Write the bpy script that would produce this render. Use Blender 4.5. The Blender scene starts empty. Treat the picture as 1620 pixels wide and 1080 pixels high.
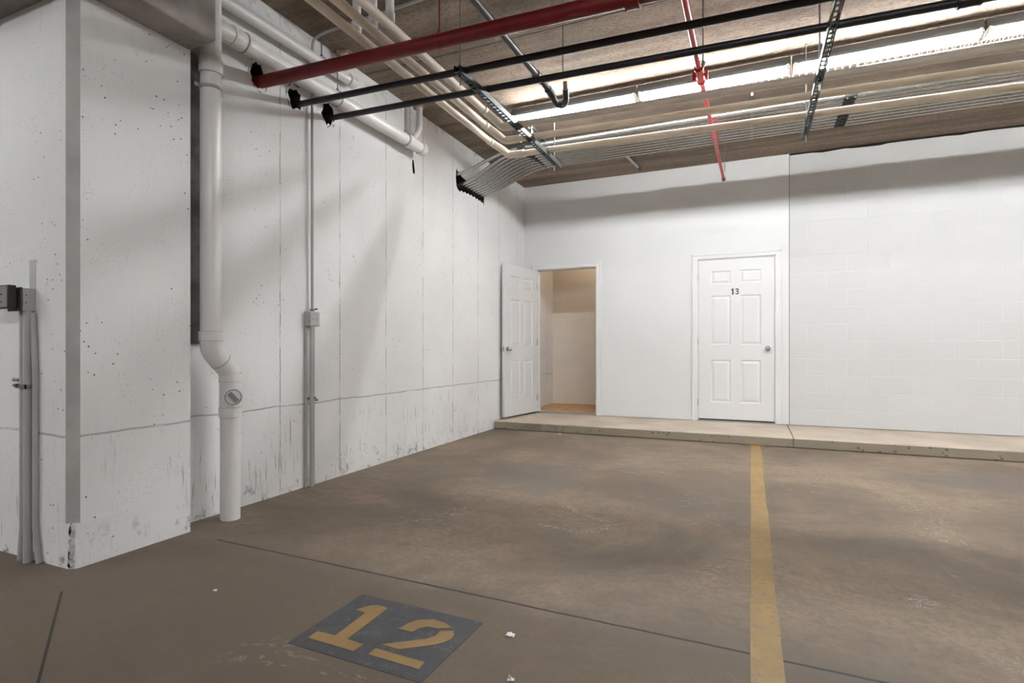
import bpy, bmesh, math, random
from mathutils import Vector, Matrix
from mathutils.geometry import tessellate_polygon
random.seed(7)
S = bpy.context.scene
COL = S.collection
PI = math.pi

# ------------------------------------------------------------------ camera, world, exposure
cam = bpy.data.cameras.new('camera')
cam.lens = 863.9 / 1620 * 36
cam.sensor_width = 36
cam.shift_y = 11.6 / 1620
cam.clip_start = 0.05
co = bpy.data.objects.new('camera', cam)
COL.objects.link(co)
CAM = Vector((3.034, 0, 1.027))
co.location = CAM
co.rotation_euler = (PI / 2, 0, 0.4121)
S.camera = co
w = bpy.data.worlds.new('world')
S.world = w
w.use_nodes = True
w.node_tree.nodes['Background'].inputs[0].default_value = (0.8, 0.86, 1, 1)
w.node_tree.nodes['Background'].inputs[1].default_value = 0.02
S.view_settings.view_transform = 'Standard'
S.view_settings.look = 'None'
S.view_settings.gamma = 1
S.view_settings.exposure = 1.84
TUBE = 46.0          # emission of the fluorescent tubes

CEIL = 3.381
DY = 7.39            # back wall
ZS = 0.105           # top of raised walkway
YC = 6.35            # walkway front edge

# ------------------------------------------------------------------ materials
class NT:
    def __init__(s, name):
        s.m = bpy.data.materials.new(name); s.m.use_nodes = True
        s.t = s.m.node_tree; s.t.nodes.clear()
        s.out = s.t.nodes.new('ShaderNodeOutputMaterial')
        s.b = s.t.nodes.new('ShaderNodeBsdfPrincipled')
        s.t.links.new(s.b.outputs[0], s.out.inputs[0])
        g = s.t.nodes.new('ShaderNodeNewGeometry')
        s.pos = g.outputs['Position']
    def set(s, n, k, v):
        if hasattr(v, 'is_linked') or isinstance(v, bpy.types.NodeSocket): s.t.links.new(v, n.inputs[k])
        else: n.inputs[k].default_value = v
    def math(s, op, a, b=0.0, c=0.0, clamp=False):
        n = s.t.nodes.new('ShaderNodeMath'); n.operation = op; n.use_clamp = clamp
        s.set(n, 0, a); s.set(n, 1, b)
        if op in ('MULTIPLY_ADD', 'COMPARE', 'SMOOTH_MIN'): s.set(n, 2, c)
        return n.outputs[0]
    def xyz(s):
        n = s.t.nodes.new('ShaderNodeSeparateXYZ'); s.t.links.new(s.pos, n.inputs[0]); return n.outputs
    def vec(s, x, y, z):
        n = s.t.nodes.new('ShaderNodeCombineXYZ'); s.set(n, 0, x); s.set(n, 1, y); s.set(n, 2, z); return n.outputs[0]
    def scaled(s, sx, sy, sz, off=(0, 0, 0)):
        n = s.t.nodes.new('ShaderNodeMapping'); s.t.links.new(s.pos, n.inputs[0])
        n.inputs['Scale'].default_value = (sx, sy, sz); n.inputs['Location'].default_value = off
        return n.outputs[0]
    def noise(s, scale, detail=4, rough=.55, vec=None, dist=0):
        n = s.t.nodes.new('ShaderNodeTexNoise'); s.t.links.new(vec or s.pos, n.inputs['Vector'])
        n.inputs['Scale'].default_value = scale; n.inputs['Detail'].default_value = detail
        n.inputs['Roughness'].default_value = rough; n.inputs['Distortion'].default_value = dist
        return n.outputs[0]
    def voro(s, scale, vec=None):
        n = s.t.nodes.new('ShaderNodeTexVoronoi'); s.t.links.new(vec or s.pos, n.inputs['Vector'])
        n.inputs['Scale'].default_value = scale
        return n.outputs['Distance']
    def ramp(s, f, a, b, lo=0.0, hi=1.0):
        n = s.t.nodes.new('ShaderNodeMapRange'); n.interpolation_type = 'SMOOTHSTEP'
        s.set(n, 0, f); n.inputs[1].default_value = a; n.inputs[2].default_value = b
        n.inputs[3].default_value = lo; n.inputs[4].default_value = hi
        return n.outputs[0]
    def mix(s, f, a, b):
        n = s.t.nodes.new('ShaderNodeMix'); n.data_type = 'RGBA'
        s.set(n, 0, f)
        for k, v in ((6, a), (7, b)):
            s.set(n, k, v if not isinstance(v, tuple) else (*v, 1))
        return n.outputs[2]
    def mul(s, *a):
        r = a[0]
        for x in a[1:]: r = s.math('MULTIPLY', r, x)
        return r
    def mx(s, *a):
        r = a[0]
        for x in a[1:]: r = s.math('MAXIMUM', r, x)
        return r
    def bump(s, h, strength=.3, dist=.01, prev=None):
        n = s.t.nodes.new('ShaderNodeBump'); n.inputs['Strength'].default_value = strength
        n.inputs['Distance'].default_value = dist; s.t.links.new(h, n.inputs['Height'])
        if prev: s.t.links.new(prev, n.inputs['Normal'])
        return n.outputs[0]
    def done(s, color, rough=.5, metal=0.0, normal=None):
        s.set(s.b, 'Base Color', color if not isinstance(color, tuple) else (*color, 1))
        s.set(s.b, 'Roughness', rough); s.set(s.b, 'Metallic', metal)
        if normal: s.t.links.new(normal, s.b.inputs['Normal'])
        return s.m

def line(n, coord, pos, wid, wob=None):
    """mask of a thin line where coord == pos"""
    c = n.math('SUBTRACT', coord, pos)
    if wob: c = n.math('ADD', c, wob)
    return n.ramp(n.math('ABSOLUTE', c), wid * .5, wid, 1, 0)

def simple(name, col, rough=.5, metal=0.0, var=.06, scale=6, bump=0.0):
    n = NT(name)
    f = n.noise(scale, 5)
    c = n.mix(n.ramp(f, .3, .7), tuple(x * (1 - var) for x in col), tuple(min(1, x * (1 + var)) for x in col))
    nb = n.bump(n.noise(60, 3), bump, .003) if bump else None
    return n.done(c, rough, metal, nb)

def painted_concrete():
    n = NT('painted concrete'); x, y, z = n.xyz()
    col = n.mix(n.ramp(n.noise(1.3, 6), .3, .75), (.77, .77, .765), (.84, .84, .835))
    specks = n.mul(n.ramp(n.math('ADD', n.voro(24), n.math('MULTIPLY', n.noise(90, 3), .10)), .13, .17, 1, 0), n.ramp(n.noise(3.1, 3), .53, .58))
    small = n.mul(n.ramp(n.voro(75), .10, .18, 1, 0), n.ramp(n.noise(5.0, 3), .50, .60), .8)
    wob = n.math('MULTIPLY', n.math('SUBTRACT', n.noise(6, 4), .5), .012)
    wob2 = n.math('MULTIPLY', n.math('SUBTRACT', n.noise(3, 5), .5), .05)
    j = n.math('MODULO', n.math('ADD', n.math('SUBTRACT', y, 2.867), 6.09 + .3045), .609)
    inner = n.mul(n.math('GREATER_THAN', y, 2.4), n.math('LESS_THAN', x, .05))
    broken = n.ramp(n.noise(1, 6, .7, n.scaled(9, 9, 5)), .44, .56, .25, 1)
    joints = n.mul(line(n, j, .3045, .005, wob), inner, broken)
    crack = n.mul(line(n, z, .62, .007, wob2), n.ramp(n.noise(1, 5, .6, n.scaled(3, 3, 1)), .3, .5, .3, 1))
    low = n.ramp(z, .15, .6, 1, 0)
    streak = n.mul(n.ramp(n.noise(1, 5, .75, n.scaled(60, 60, 3.2)), .56, .66), n.ramp(z, .45, .66, 1, .12),
                   n.ramp(n.noise(2.2, 3), .42, .62))
    dirty = n.mul(n.ramp(n.noise(1, 5, .7, n.scaled(9, 9, 9)), .54, .66), n.ramp(z, .0, .22, .9, 0))
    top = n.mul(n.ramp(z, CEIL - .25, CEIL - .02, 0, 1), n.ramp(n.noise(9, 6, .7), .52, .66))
    m = n.mx(specks, small, n.mul(joints, .75), n.mul(crack, .5), n.mul(streak, .8), n.mul(dirty, .9), n.mul(top, .4))
    col = n.mix(m, col, (.10, .095, .09))
    h = n.math('SUBTRACT', n.math('MULTIPLY', n.noise(22, 6, .6), .5), m)
    h2 = n.math('ADD', h, n.mul(n.noise(1, 4, .6, n.scaled(60, 60, 4)), .35))
    return n.done(col, .62, 0, n.bump(h2, .35, .008))

def cmu(name, a, b):
    n = NT(name); x, y, z = n.xyz()
    br = n.t.nodes.new('ShaderNodeTexBrick')
    n.t.links.new(n.vec(n.math('ADD', n.math('SUBTRACT', x, 3.863 + .203 - .406 * 20), 0), n.math('SUBTRACT', z, ZS - .2032 * 2), 0), br.inputs['Vector'])
    br.offset = .5; br.offset_frequency = 2; br.squash = 1
    for k, v in (('Scale', 1), ('Mortar Size', .006), ('Mortar Smooth', .3), ('Brick Width', .406), ('Row Height', .2032)):
        br.inputs[k].default_value = v
    br.inputs['Color1'].default_value = (*a, 1); br.inputs['Color2'].default_value = (*b, 1)
    br.inputs['Mortar'].default_value = (*[v * 1.06 for v in b], 1)
    f = br.outputs['Fac']
    sp = n.mul(n.ramp(n.voro(70), .12, .2, 1, 0), n.ramp(n.noise(4, 3), .5, .62), .35)
    col = n.mix(sp, br.outputs['Color'], (.2, .19, .18))
    h = n.math('SUBTRACT', n.mul(n.noise(80, 5, .7), .45), n.mul(f, 1.0))
    return n.done(col, .7, 0, n.bump(h, .55, .006))

def ceiling_mat():
    n = NT('precast concrete plank'); x, y, z = n.xyz()
    g = n.noise(1, 5, .55, n.scaled(.35, 7, 1))
    g2 = n.noise(1, 6, .65, n.scaled(.9, 2.2, 1))
    g3 = n.noise(1, 4, .75, n.scaled(38, 60, 1))
    col = n.mix(n.ramp(g, .30, .70), (.185, .136, .096), (.33, .257, .198))
    col = n.mix(n.ramp(g2, .42, .74, 0, .65), col, (.105, .074, .052))
    col = n.mix(n.ramp(g3, .45, .66, 0, .6), col, (.085, .06, .042))
    pits = n.mul(n.ramp(n.voro(1, n.scaled(14, 24, 1)), .07, .15, 1, 0), n.ramp(n.noise(2.2, 3), .48, .6))
    fine = n.ramp(n.noise(1, 4, .7, n.scaled(45, 75, 1)), .60, .70)
    j = n.math('MODULO', n.math('SUBTRACT', y, 3.79 - 1.207 * 9 - .6035), 1.207)
    jm = line(n, j, .6035, .011, n.math('MULTIPLY', n.math('SUBTRACT', n.noise(3, 3), .5), .01))
    m = n.mx(n.mul(pits, .55), n.mul(jm, .8), n.mul(fine, .5))
    col = n.mix(m, col, (.07, .055, .045))
    eff = n.mul(n.ramp(n.noise(1, 5, .7, n.scaled(1.5, 4, 1)), .64, .74), .3)
    col = n.mix(eff, col, (.34, .29, .25))
    h = n.math('SUBTRACT', n.mul(g3, .5), m)
    return n.done(col, .97, 0, n.bump(h, .6, .012))

def floor_mat():
    n = NT('worn concrete floor'); x, y, z = n.xyz()
    a = n.noise(.9, 7, .62, dist=.6); b = n.noise(1, 6, .65, n.scaled(1.3, 3.6, 1)); c = n.noise(34, 6, .75); d_ = n.noise(9, 6, .7)
    col = n.mix(n.ramp(a, .32, .68), (.118, .087, .057), (.272, .207, .141))
    col = n.mix(n.ramp(b, .50, .72, 0, .5), col, (.12, .089, .066))
    col = n.mix(n.ramp(c, .38, .68, 0, .55), col, (.12, .094, .074))
    col = n.mix(n.ramp(d_, .44, .66, 0, .30), col, (.095, .070, .052))
    warm = n.ramp(n.noise(1.7, 4), .56, .7, 0, .5)
    col = n.mix(warm, col, (.205, .146, .088))
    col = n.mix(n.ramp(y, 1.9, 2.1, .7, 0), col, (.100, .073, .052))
    stain = n.mx(
        n.mul(n.ramp(n.math('ABSOLUTE', n.math('ADD', n.math('SUBTRACT', x, 4.6), n.mul(n.math('SUBTRACT', n.noise(1.4, 4), .5), 1.6))), .1, .75, 1, 0),
              n.ramp(n.math('ABSOLUTE', n.math('ADD', n.math('SUBTRACT', y, 5.35), n.mul(n.math('SUBTRACT', n.noise(2.1, 4), .5), 1.0))), .05, .5, 1, 0)),
        n.mul(n.ramp(n.math('ABSOLUTE', n.math('ADD', n.math('SUBTRACT', x, 1.5), n.mul(n.math('SUBTRACT', n.noise(1.9, 4), .5), 1.4))), .1, .7, 1, 0),
              n.ramp(n.math('ABSOLUTE', n.math('ADD', n.math('SUBTRACT', y, 4.1), n.mul(n.math('SUBTRACT', n.noise(1.1, 4), .5), 1.5))), .05, .6, 1, 0)))
    col = n.mix(n.mul(stain, .6), col, (.12, .105, .095))
    scr = n.mul(n.ramp(n.math('ABSOLUTE', n.math('SUBTRACT', n.noise(1.5, 6, .62, dist=.8), .5)), .002, .010, 1, 0),
                n.ramp(n.noise(1.2, 3), .55, .63), n.ramp(n.noise(30, 3), .40, .6))
    col = n.mix(n.mul(scr, .3), col, (.42, .38, .34))
    grit = n.ramp(n.voro(70), .07, .12, 1, 0)
    grit = n.mul(grit, n.ramp(n.noise(2.5, 3), .5, .62))
    wob = n.math('MULTIPLY', n.math('SUBTRACT', n.noise(5, 4), .5), .012)
    l1 = n.mul(line(n, n.math('ADD', y, n.math('MULTIPLY', x, .0195)), 2.066, .008, wob), n.math('GREATER_THAN', x, .40))
    l2 = n.mul(line(n, n.math('ADD', y, n.math('MULTIPLY', x, .602)), 1.5727, .007), n.math('GREATER_THAN', x, .36))
    col = n.mix(n.mul(grit, .5), col, (.5, .45, .4))
    halo = n.mul(n.ramp(n.math('ABSOLUTE', n.math('SUBTRACT', y, 2.03)), 0, .12, 1, 0), n.ramp(n.noise(14, 5, .7), .42, .62), .45)
    col = n.mix(halo, col, (.11, .09, .075))
    ln = n.mx(l1, l2)
    col = n.mix(ln, col, (.02, .017, .014))
    h = n.math('SUBTRACT', n.mul(c, .4), ln)
    return n.done(col, n.ramp(a, .3, .7, .66, .82), 0, n.bump(h, .25, .006))

def curb_mat():
    n = NT('walkway concrete'); x, y, z = n.xyz()
    col = n.mix(n.ramp(n.noise(2, 6), .3, .7), (.40, .335, .265), (.52, .445, .36))
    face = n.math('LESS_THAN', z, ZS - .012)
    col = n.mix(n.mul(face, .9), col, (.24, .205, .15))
    pits = n.mul(n.ramp(n.math('ADD', n.voro(17), n.math('MULTIPLY', n.noise(60, 3), .12)), .25, .33, 1, 0), n.ramp(n.noise(3.5, 3), .38, .46), n.math('ADD', n.mul(face, .85), .05))
    tire = n.mul(n.ramp(n.math('ABSOLUTE', n.math('SUBTRACT', x, .62)), .1, .5, 1, 0), n.ramp(n.noise(8, 4), .4, .6), face)
    fine = n.ramp(n.noise(60, 4, .7), .55, .7, 0, .35)
    j = line(n, x, 3.44, .008)
    col = n.mix(n.mx(pits, n.mul(tire, .6), j, fine), col, (.13, .11, .085))
    return n.done(col, .75, 0, n.bump(n.math('SUBTRACT', n.mul(n.noise(50, 4), .3), n.mx(pits, j)), .4, .008))

def worn_paint(name, colr, under, lo=.58, hi=.68, scale=30):
    n = NT(name)
    f = n.mx(n.ramp(n.noise(scale, 6, .75), lo, hi), n.ramp(n.noise(3.2, 6, .7), .60, .72, 0, .8))
    c = n.mix(n.ramp(n.noise(6, 4), .3, .7), colr, tuple(v * .8 for v in colr))
    return n.done(n.mix(f, c, under), .6, 0, n.bump(n.noise(38, 5), .2, .004))

def galv(name, col=(.52, .54, .55), rough=.33, metal=.8):
    n = NT(name)
    v = n.voro(40)
    c = n.mix(n.ramp(v, .2, .7), tuple(a * .85 for a in col), col)
    return n.done(c, rough, metal)

M = {}
M['wall'] = painted_concrete()
M['dry'] = simple('painted drywall', (.665, .665, .66), .5, 0, .02, 1.2, .05)
M['cmu'] = cmu('painted block', (.575, .573, .568), (.565, .563, .558))
M['cmu_raw'] = cmu('dusty block', (.76, .69, .61), (.73, .66, .58))
M['ceil'] = ceiling_mat()
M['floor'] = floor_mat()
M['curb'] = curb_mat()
M['conc'] = simple('bare concrete', (.33, .30, .28), .8, 0, .25, 5, .4)
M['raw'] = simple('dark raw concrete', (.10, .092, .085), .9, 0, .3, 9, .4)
M['strip'] = simple('grey chamfer', (.46, .45, .435), .75, 0, .12, 5, .2)
M['door'] = simple('white door paint', (.68, .68, .675), .38, 0, .01, 2)
M['trim'] = simple('white trim paint', (.71, .71, .705), .4, 0, .015, 2)
M['red'] = simple('red pipe paint', (.165, .003, .004), .46, 0, .15, 5)
M['red2'] = simple('red sprinkler paint', (.50, .03, .03), .35, 0, .12, 5)
M['black'] = simple('black steel pipe', (.014, .014, .018), .42, 0, .2, 9)
M['pvc'] = simple('painted pvc', (.76, .745, .73), .33, 0, .03, 3)
M['seam'] = simple('grey seam', (.22, .215, .21), .6)
M['cream'] = simple('cream pipe jacket', (.78, .70, .585), .55, 0, .05, 6, .15)
M['galv'] = galv('galvanised conduit', (.50, .505, .50), .27, .82)
M['strut'] = galv('green zinc strut', (.055, .072, .066), .5, .55)
M['rod'] = galv('threaded rod steel', (.30, .29, .28), .4)
M['coup'] = simple('dark coupling', (.06, .065, .065), .45, .4)
M['steel'] = galv('dull steel pipe', (.10, .095, .10), .4, .6)
M['cond'] = simple('grey painted conduit', (.43, .42, .405), .45, .1, .05, 5)
M['boxg'] = simple('grey box', (.46, .455, .44), .5, .2, .06, 9)
M['boxb'] = simple('black plastic box', (.022, .021, .02), .45)
M['boxp'] = simple('grey device face', (.17, .165, .16), .5)
M['chrome'] = galv('satin nickel', (.55, .54, .52), .22)
M['hinge'] = galv('hinge steel', (.6, .6, .6), .35)
M['white'] = simple('white enamel', (.80, .80, .79), .35, 0, .01)
M['housing'] = simple('shaded enamel', (.07, .075, .08), .5, 0, .02)  # light housing: shade above the reflector lip painted in as a dark colour
M['ink'] = simple('black number paint', (.015, .015, .018), .5)
M['wood'] = simple('plywood floor', (.50, .29, .14), .55, 0, .18, 7)
M['brown'] = simple('dark gap', (.03, .022, .018), .8)
M['yellow'] = worn_paint('yellow line paint', (.31, .195, .06), (.19, .135, .085), .50, .64)
M['digit'] = worn_paint('yellow stencil paint', (.27, .165, .055), (.13, .10, .065), .60, .74)
M['square'] = worn_paint('black stencil paint', (.045, .046, .054), (.095, .088, .082), .50, .72)
M['paper'] = simple('white paper', (.85, .83, .82), .7)
M['rust'] = simple('rusty plate', (.36, .25, .17), .8, 0, .25, 30)
tb = bpy.data.materials.new('lit tube'); tb.use_nodes = True
tb.node_tree.nodes['Principled BSDF'].inputs['Base Color'].default_value = (.9, .9, .9, 1)
tb.node_tree.nodes['Principled BSDF'].inputs['Emission Color'].default_value = (.955, .98, 1, 1)
tb.node_tree.nodes['Principled BSDF'].inputs['Emission Strength'].default_value = TUBE
M['tube'] = tb

# ------------------------------------------------------------------ mesh helpers
def BM(): return bmesh.new()
def box(bm, x0, x1, y0, y1, z0, z1):
    v = [bm.verts.new((x, y, z)) for x in (x0, x1) for y in (y0, y1) for z in (z0, z1)]
    for f in ((0, 1, 3, 2), (4, 6, 7, 5), (0, 4, 5, 1), (2, 3, 7, 6), (0, 2, 6, 4), (1, 5, 7, 3)):
        bm.faces.new([v[i] for i in f])
    return bm
def fillet(pts, rad, seg=6):
    pts = [Vector(p) for p in pts]
    if rad <= 0 or len(pts) < 3: return pts
    out = [pts[0]]
    for i in range(1, len(pts) - 1):
        a, b, c = pts[i - 1], pts[i], pts[i + 1]
        d1, d2 = (a - b), (c - b)
        r = min(rad, d1.length * .49, d2.length * .49)
        p, q = b + d1.normalized() * r, b + d2.normalized() * r
        for k in range(seg + 1):
            t = k / seg
            out.append(p * (1 - t) ** 2 + b * 2 * t * (1 - t) + q * t * t)
    out.append(pts[-1])
    return out
def tube(bm, pts, r, n=16, cap=True, rad=0, seg=6):
    pts = fillet(pts, rad, seg)
    rings = []
    prev = None
    for i, p in enumerate(pts):
        if i == 0: t = pts[1] - p
        elif i == len(pts) - 1: t = p - pts[i - 1]
        else: t = (pts[i + 1] - p).normalized() + (p - pts[i - 1]).normalized()
        t.normalize()
        if prev is None:
            up = Vector((0, 0, 1)) if abs(t.z) < .9 else Vector((1, 0, 0))
            u = t.cross(up).normalized()
        else:
            u = (prev - t * prev.dot(t)).normalized()
        prev = u
        v = t.cross(u)
        rr = r[i] if isinstance(r, (list, tuple)) else r
        rings.append([bm.verts.new(p + (u * math.cos(2 * PI * k / n) + v * math.sin(2 * PI * k / n)) * rr) for k in range(n)])
    for a, b in zip(rings, rings[1:]):
        for k in range(n):
            bm.faces.new((a[k], a[(k + 1) % n], b[(k + 1) % n], b[k]))
    if cap:
        bm.faces.new(rings[0][::-1]); bm.faces.new(rings[-1])
    return bm
def ring(bm, c, axis, R, r, n=24, m=8):
    """torus"""
    ax = Vector(axis).normalized(); up = Vector((0, 0, 1)) if abs(ax.z) < .9 else Vector((1, 0, 0))
    u = ax.cross(up).normalized(); v = ax.cross(u)
    rings = []
    for i in range(n):
        a = 2 * PI * i / n; d = u * math.cos(a) + v * math.sin(a)
        rings.append([bm.verts.new(Vector(c) + d * (R + r * math.cos(2 * PI * k / m)) + ax * r * math.sin(2 * PI * k / m)) for k in range(m)])
    for i in range(n):
        a, b = rings[i], rings[(i + 1) % n]
        for k in range(m): bm.faces.new((a[k], a[(k + 1) % m], b[(k + 1) % m], b[k]))
    return bm
def prism(bm, poly, axis, lo, hi):
    """polygon (2D) extruded along axis"""
    def P(p, h):
        if axis == 'z': return (p[0], p[1], h)
        if axis == 'y': return (p[0], h, p[1])
        return (h, p[0], p[1])
    a = [bm.verts.new(P(p, lo)) for p in poly]; b = [bm.verts.new(P(p, hi)) for p in poly]
    n = len(poly)
    for i in range(n): bm.faces.new((a[i], a[(i + 1) % n], b[(i + 1) % n], b[i]))
    tris = tessellate_polygon([[Vector((*p, 0)) for p in poly]])
    for t in tris:
        bm.faces.new([a[i] for i in t][::-1]); bm.faces.new([b[i] for i in t])
    return bm
def obj(name, bm, mat, parent=None, bevel=0, **kw):
    bmesh.ops.remove_doubles(bm, verts=bm.verts, dist=1e-5)
    bmesh.ops.recalc_face_normals(bm, faces=bm.faces)
    me = bpy.data.meshes.new(name); bm.to_mesh(me); bm.free()
    for p in me.polygons: p.use_smooth = True
    me.set_sharp_from_angle(angle=math.radians(38))
    me.materials.append(M[mat] if isinstance(mat, str) else mat)
    o = bpy.data.objects.new(name, me); COL.objects.link(o)
    if parent:
        o.parent = parent
        o.matrix_parent_inverse = Matrix.Translation(parent.location).inverted() if kw.get('world') else Matrix()
    if bevel:
        b = o.modifiers.new('bevel', 'BEVEL'); b.width = bevel; b.segments = 2; b.limit_method = 'ANGLE'
    return o
def tag(o, label, cat, group=None):
    o['label'] = label; o['category'] = cat
    if group: o['group'] = group
    return o
def thing(name, label, cat, loc=(0, 0, 0), group=None):
    o = bpy.data.objects.new(name, None); COL.objects.link(o); o.location = loc
    o.empty_display_size = .1
    return tag(o, label, cat, group)
def part(name, bm, mat, parent, bevel=0, label=None):
    """a part drawn in world coordinates under a thing at parent.location"""
    root = parent
    off = Vector(root.location)
    while root.parent:
        root = root.parent; off += Vector(root.location)
    bmesh.ops.translate(bm, verts=bm.verts, vec=-off)
    o = obj(name, bm, mat, parent, bevel)
    if label: o['label'] = label
    return o
def struct(name, bm, mat, parent=None, bevel=0):
    o = obj(name, bm, mat, parent, bevel)
    if not parent: o['kind'] = 'structure'
    return o
def copy_tree(o, parent=None):
    c = o.copy(); COL.objects.link(c); c.parent = parent
    for ch in list(o.children): copy_tree(ch, c)
    return c

# ------------------------------------------------------------------ setting
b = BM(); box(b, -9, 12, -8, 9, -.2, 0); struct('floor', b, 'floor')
b = BM(); box(b, -9, 12, -8, 9, CEIL, CEIL + .2); struct('ceiling', b, 'ceil')

def ragged(cy, cz, ry, rz, n=16, j=.28, seed=0):
    R = random.Random(seed)
    return [(cy + ry * math.cos(2 * PI * k / n) * (1 + R.uniform(-j, j)), cz + rz * math.sin(2 * PI * k / n) * (1 + R.uniform(-j, j))) for k in range(n)]
holes = [ragged(2.672, 2.862, .052, .088, 18, .16, 1),
         ragged(3.005, 2.838, .062, .075, 18, .24, 2),
         ragged(3.336, 2.868, .062, .085, 18, .22, 5),
         [(4.505, 2.875), (4.528, 2.88), (4.548, 2.78), (4.545, 2.745), (4.515, 2.75), (4.503, 2.82)],
         [(5.375, 3.055), (5.40, 3.035), (5.44, 3.03), (5.50, 3.0), (5.6, 2.985), (5.8, 2.98), (6.06, 2.975), (6.075, 2.90),
          (6.07, 2.80), (6.04, 2.835), (6.0, 2.825), (5.97, 2.845), (5.93, 2.83), (5.90, 2.85), (5.86, 2.832), (5.82, 2.852), (5.78, 2.835),
          (5.74, 2.852), (5.70, 2.836), (5.66, 2.85), (5.62, 2.832), (5.58, 2.846), (5.54, 2.826), (5.50, 2.84), (5.46, 2.815), (5.41, 2.83), (5.38, 2.86), (5.365, 2.95)]]
b = BM()
outer = [(1.6, 0), (8.9, 0), (8.9, CEIL), (1.6, CEIL)]
loops = [outer] + [h[::-1] for h in holes]
flat = [p for l in loops for p in l]
vs = [b.verts.new((0, p[0], p[1])) for p in flat]
for t in tessellate_polygon([[Vector((*p, 0)) for p in l] for l in loops]): b.faces.new([vs[i] for i in t])
i0 = 4
for h in loops[1:]:
    n = len(h); back = [b.verts.new((-.55, p[0], p[1])) for p in h]
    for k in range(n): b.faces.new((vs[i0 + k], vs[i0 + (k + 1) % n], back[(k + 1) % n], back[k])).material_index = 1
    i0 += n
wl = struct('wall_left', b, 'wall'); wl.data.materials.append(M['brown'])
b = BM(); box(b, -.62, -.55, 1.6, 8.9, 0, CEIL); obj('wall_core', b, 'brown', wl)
b = BM(); prism(b, [(2.085, 1.05), (2.30, 1.06), (2.345, 1.14), (2.34, 2.7), (2.30, 3.38), (2.085, 3.38)], 'x', 0, .022); obj('dark_wall_strip', b, 'raw', wl)  # dark strip on the wall behind the drain stack
# chipped edge around the pipe holes: broken flakes of paint
for k, h in enumerate(holes[:3]):
    R = random.Random(50 + k); b = BM()
    cy = sum(p[0] for p in h) / len(h); cz = sum(p[1] for p in h) / len(h)
    for q in range(9):
        a = R.uniform(0, 2 * PI); rr = R.uniform(.085, .12)
        y, z = cy + rr * .75 * math.cos(a), cz + rr * math.sin(a); l = R.uniform(.012, .035); t = a + R.uniform(1.1, 2.0)
        d = (math.cos(t) * l, math.sin(t) * l); e = (-d[1] * .18, d[0] * .18)
        prism(b, [(y - d[0], z - d[1]), (y + e[0], z + e[1]), (y + d[0], z + d[1]), (y - e[0] * .4, z - e[1] * .4)], 'x', 0, .0015)
    obj('paint_chips', b, 'raw', wl)

# near wall end: faces the camera, with a chamfered corner above a rough foot
PX, PY, PE = .149, 1.503, 2.088
b = BM()
prism(b, [(-6, PY), (PX - .046, PY), (PX, PY + .034), (PX, PE), (-6, PE)], 'z', .21, 3.0)
prism(b, [(-6, PY), (PX - .034, PY), (PX - .022, PY + .004), (PX - .004, PY + .016), (PX, PY + .03), (PX, PE), (-6, PE)], 'z', 0, .21)
wn = struct('wall_near', b, 'wall')
b = BM()
e = .0015
prism(b, [(PX - .046, PY - e), (PX + e, PY + .034), (PX - .002, PY + .036), (PX - .048, PY + e)], 'z', .21, 2.70)
obj('corner_chamfer', b, 'strip', wn)
# broken lower arris
R = random.Random(3); b = BM()
for k in range(16):
    z = R.uniform(.005, .20); s = R.uniform(.006, .02)
    cx, cy = PX - .018 + R.uniform(-.008, .008), PY + .008
    prism(b, [(cx + s * .7 * math.cos(a) * R.uniform(.6, 1.2), z + s * math.sin(a) * R.uniform(.5, 1.1)) for a in [2 * PI * q / 7 for q in range(7)]], 'y', cy - .010, cy + .004)
obj('corner_damage', b, 'strip', wn)
b = BM(); box(b, -6, .359, 1.29, PE, 2.702, CEIL - .002)
struct('ceiling_beam', b, 'conc', None, .012)

# back wall: framed drywall with two door openings, then block
D1 = (.194, 1.082); D2 = (2.405, 3.313); ZT = 2.171; XB = 3.461
b = BM()
for x0, x1, z0, z1 in ((0, D1[0], ZS, CEIL), (D1[0], D1[1], ZT, CEIL), (D1[1], D2[0], ZS, CEIL), (D2[0], D2[1], ZT, CEIL), (D2[1], XB, ZS, CEIL)):
    box(b, x0, x1, DY, DY + .12, z0 + (.006 if z0 == ZS else 0), z1)
wb = struct('wall_back', b, 'dry')
R = random.Random(9); pts = [(XB + .004, ZS + .006)] + [(12, ZS + .006)]
top = [(12, CEIL - .01)]
x = 12
while x > XB + .25:
    x -= R.uniform(.05, .22); top.append((x, CEIL - .016 - R.uniform(0, .016)))
top.append((XB + .004, CEIL - .02))
b = BM(); prism(b, pts + top, 'y', DY + .004, DY + .2); struct('wall_block', b, 'cmu')
# small patch lines on the drywall
b = BM(); box(b, XB - .0035, XB + .0045, DY - .001, DY + .01, ZS, CEIL); obj('corner_seam', b, 'seam', wb)
# closet behind the open door
b = BM(); box(b, 0, 1.75, 8.645, 8.8, ZS, 2.9); struct('wall_closet_back', b, 'cmu_raw')
b = BM(); box(b, 1.6, 1.75, DY + .12, 8.645, ZS, 2.9); struct('wall_closet_right', b, 'cmu_raw')
b = BM(); box(b, 0, 1.75, DY + .12, 8.8, 2.75, 2.9); struct('ceiling_closet', b, 'conc')
b = BM(); box(b, .002, 1.6, DY + .03, 8.645, ZS - .01, ZS + .016); struct('floor_closet', b, 'wood')
b = BM(); box(b, 2.0, 3.6, DY + .5, DY + .6, ZS, 2.9); struct('wall_storage_back', b, 'cmu_raw')
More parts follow.
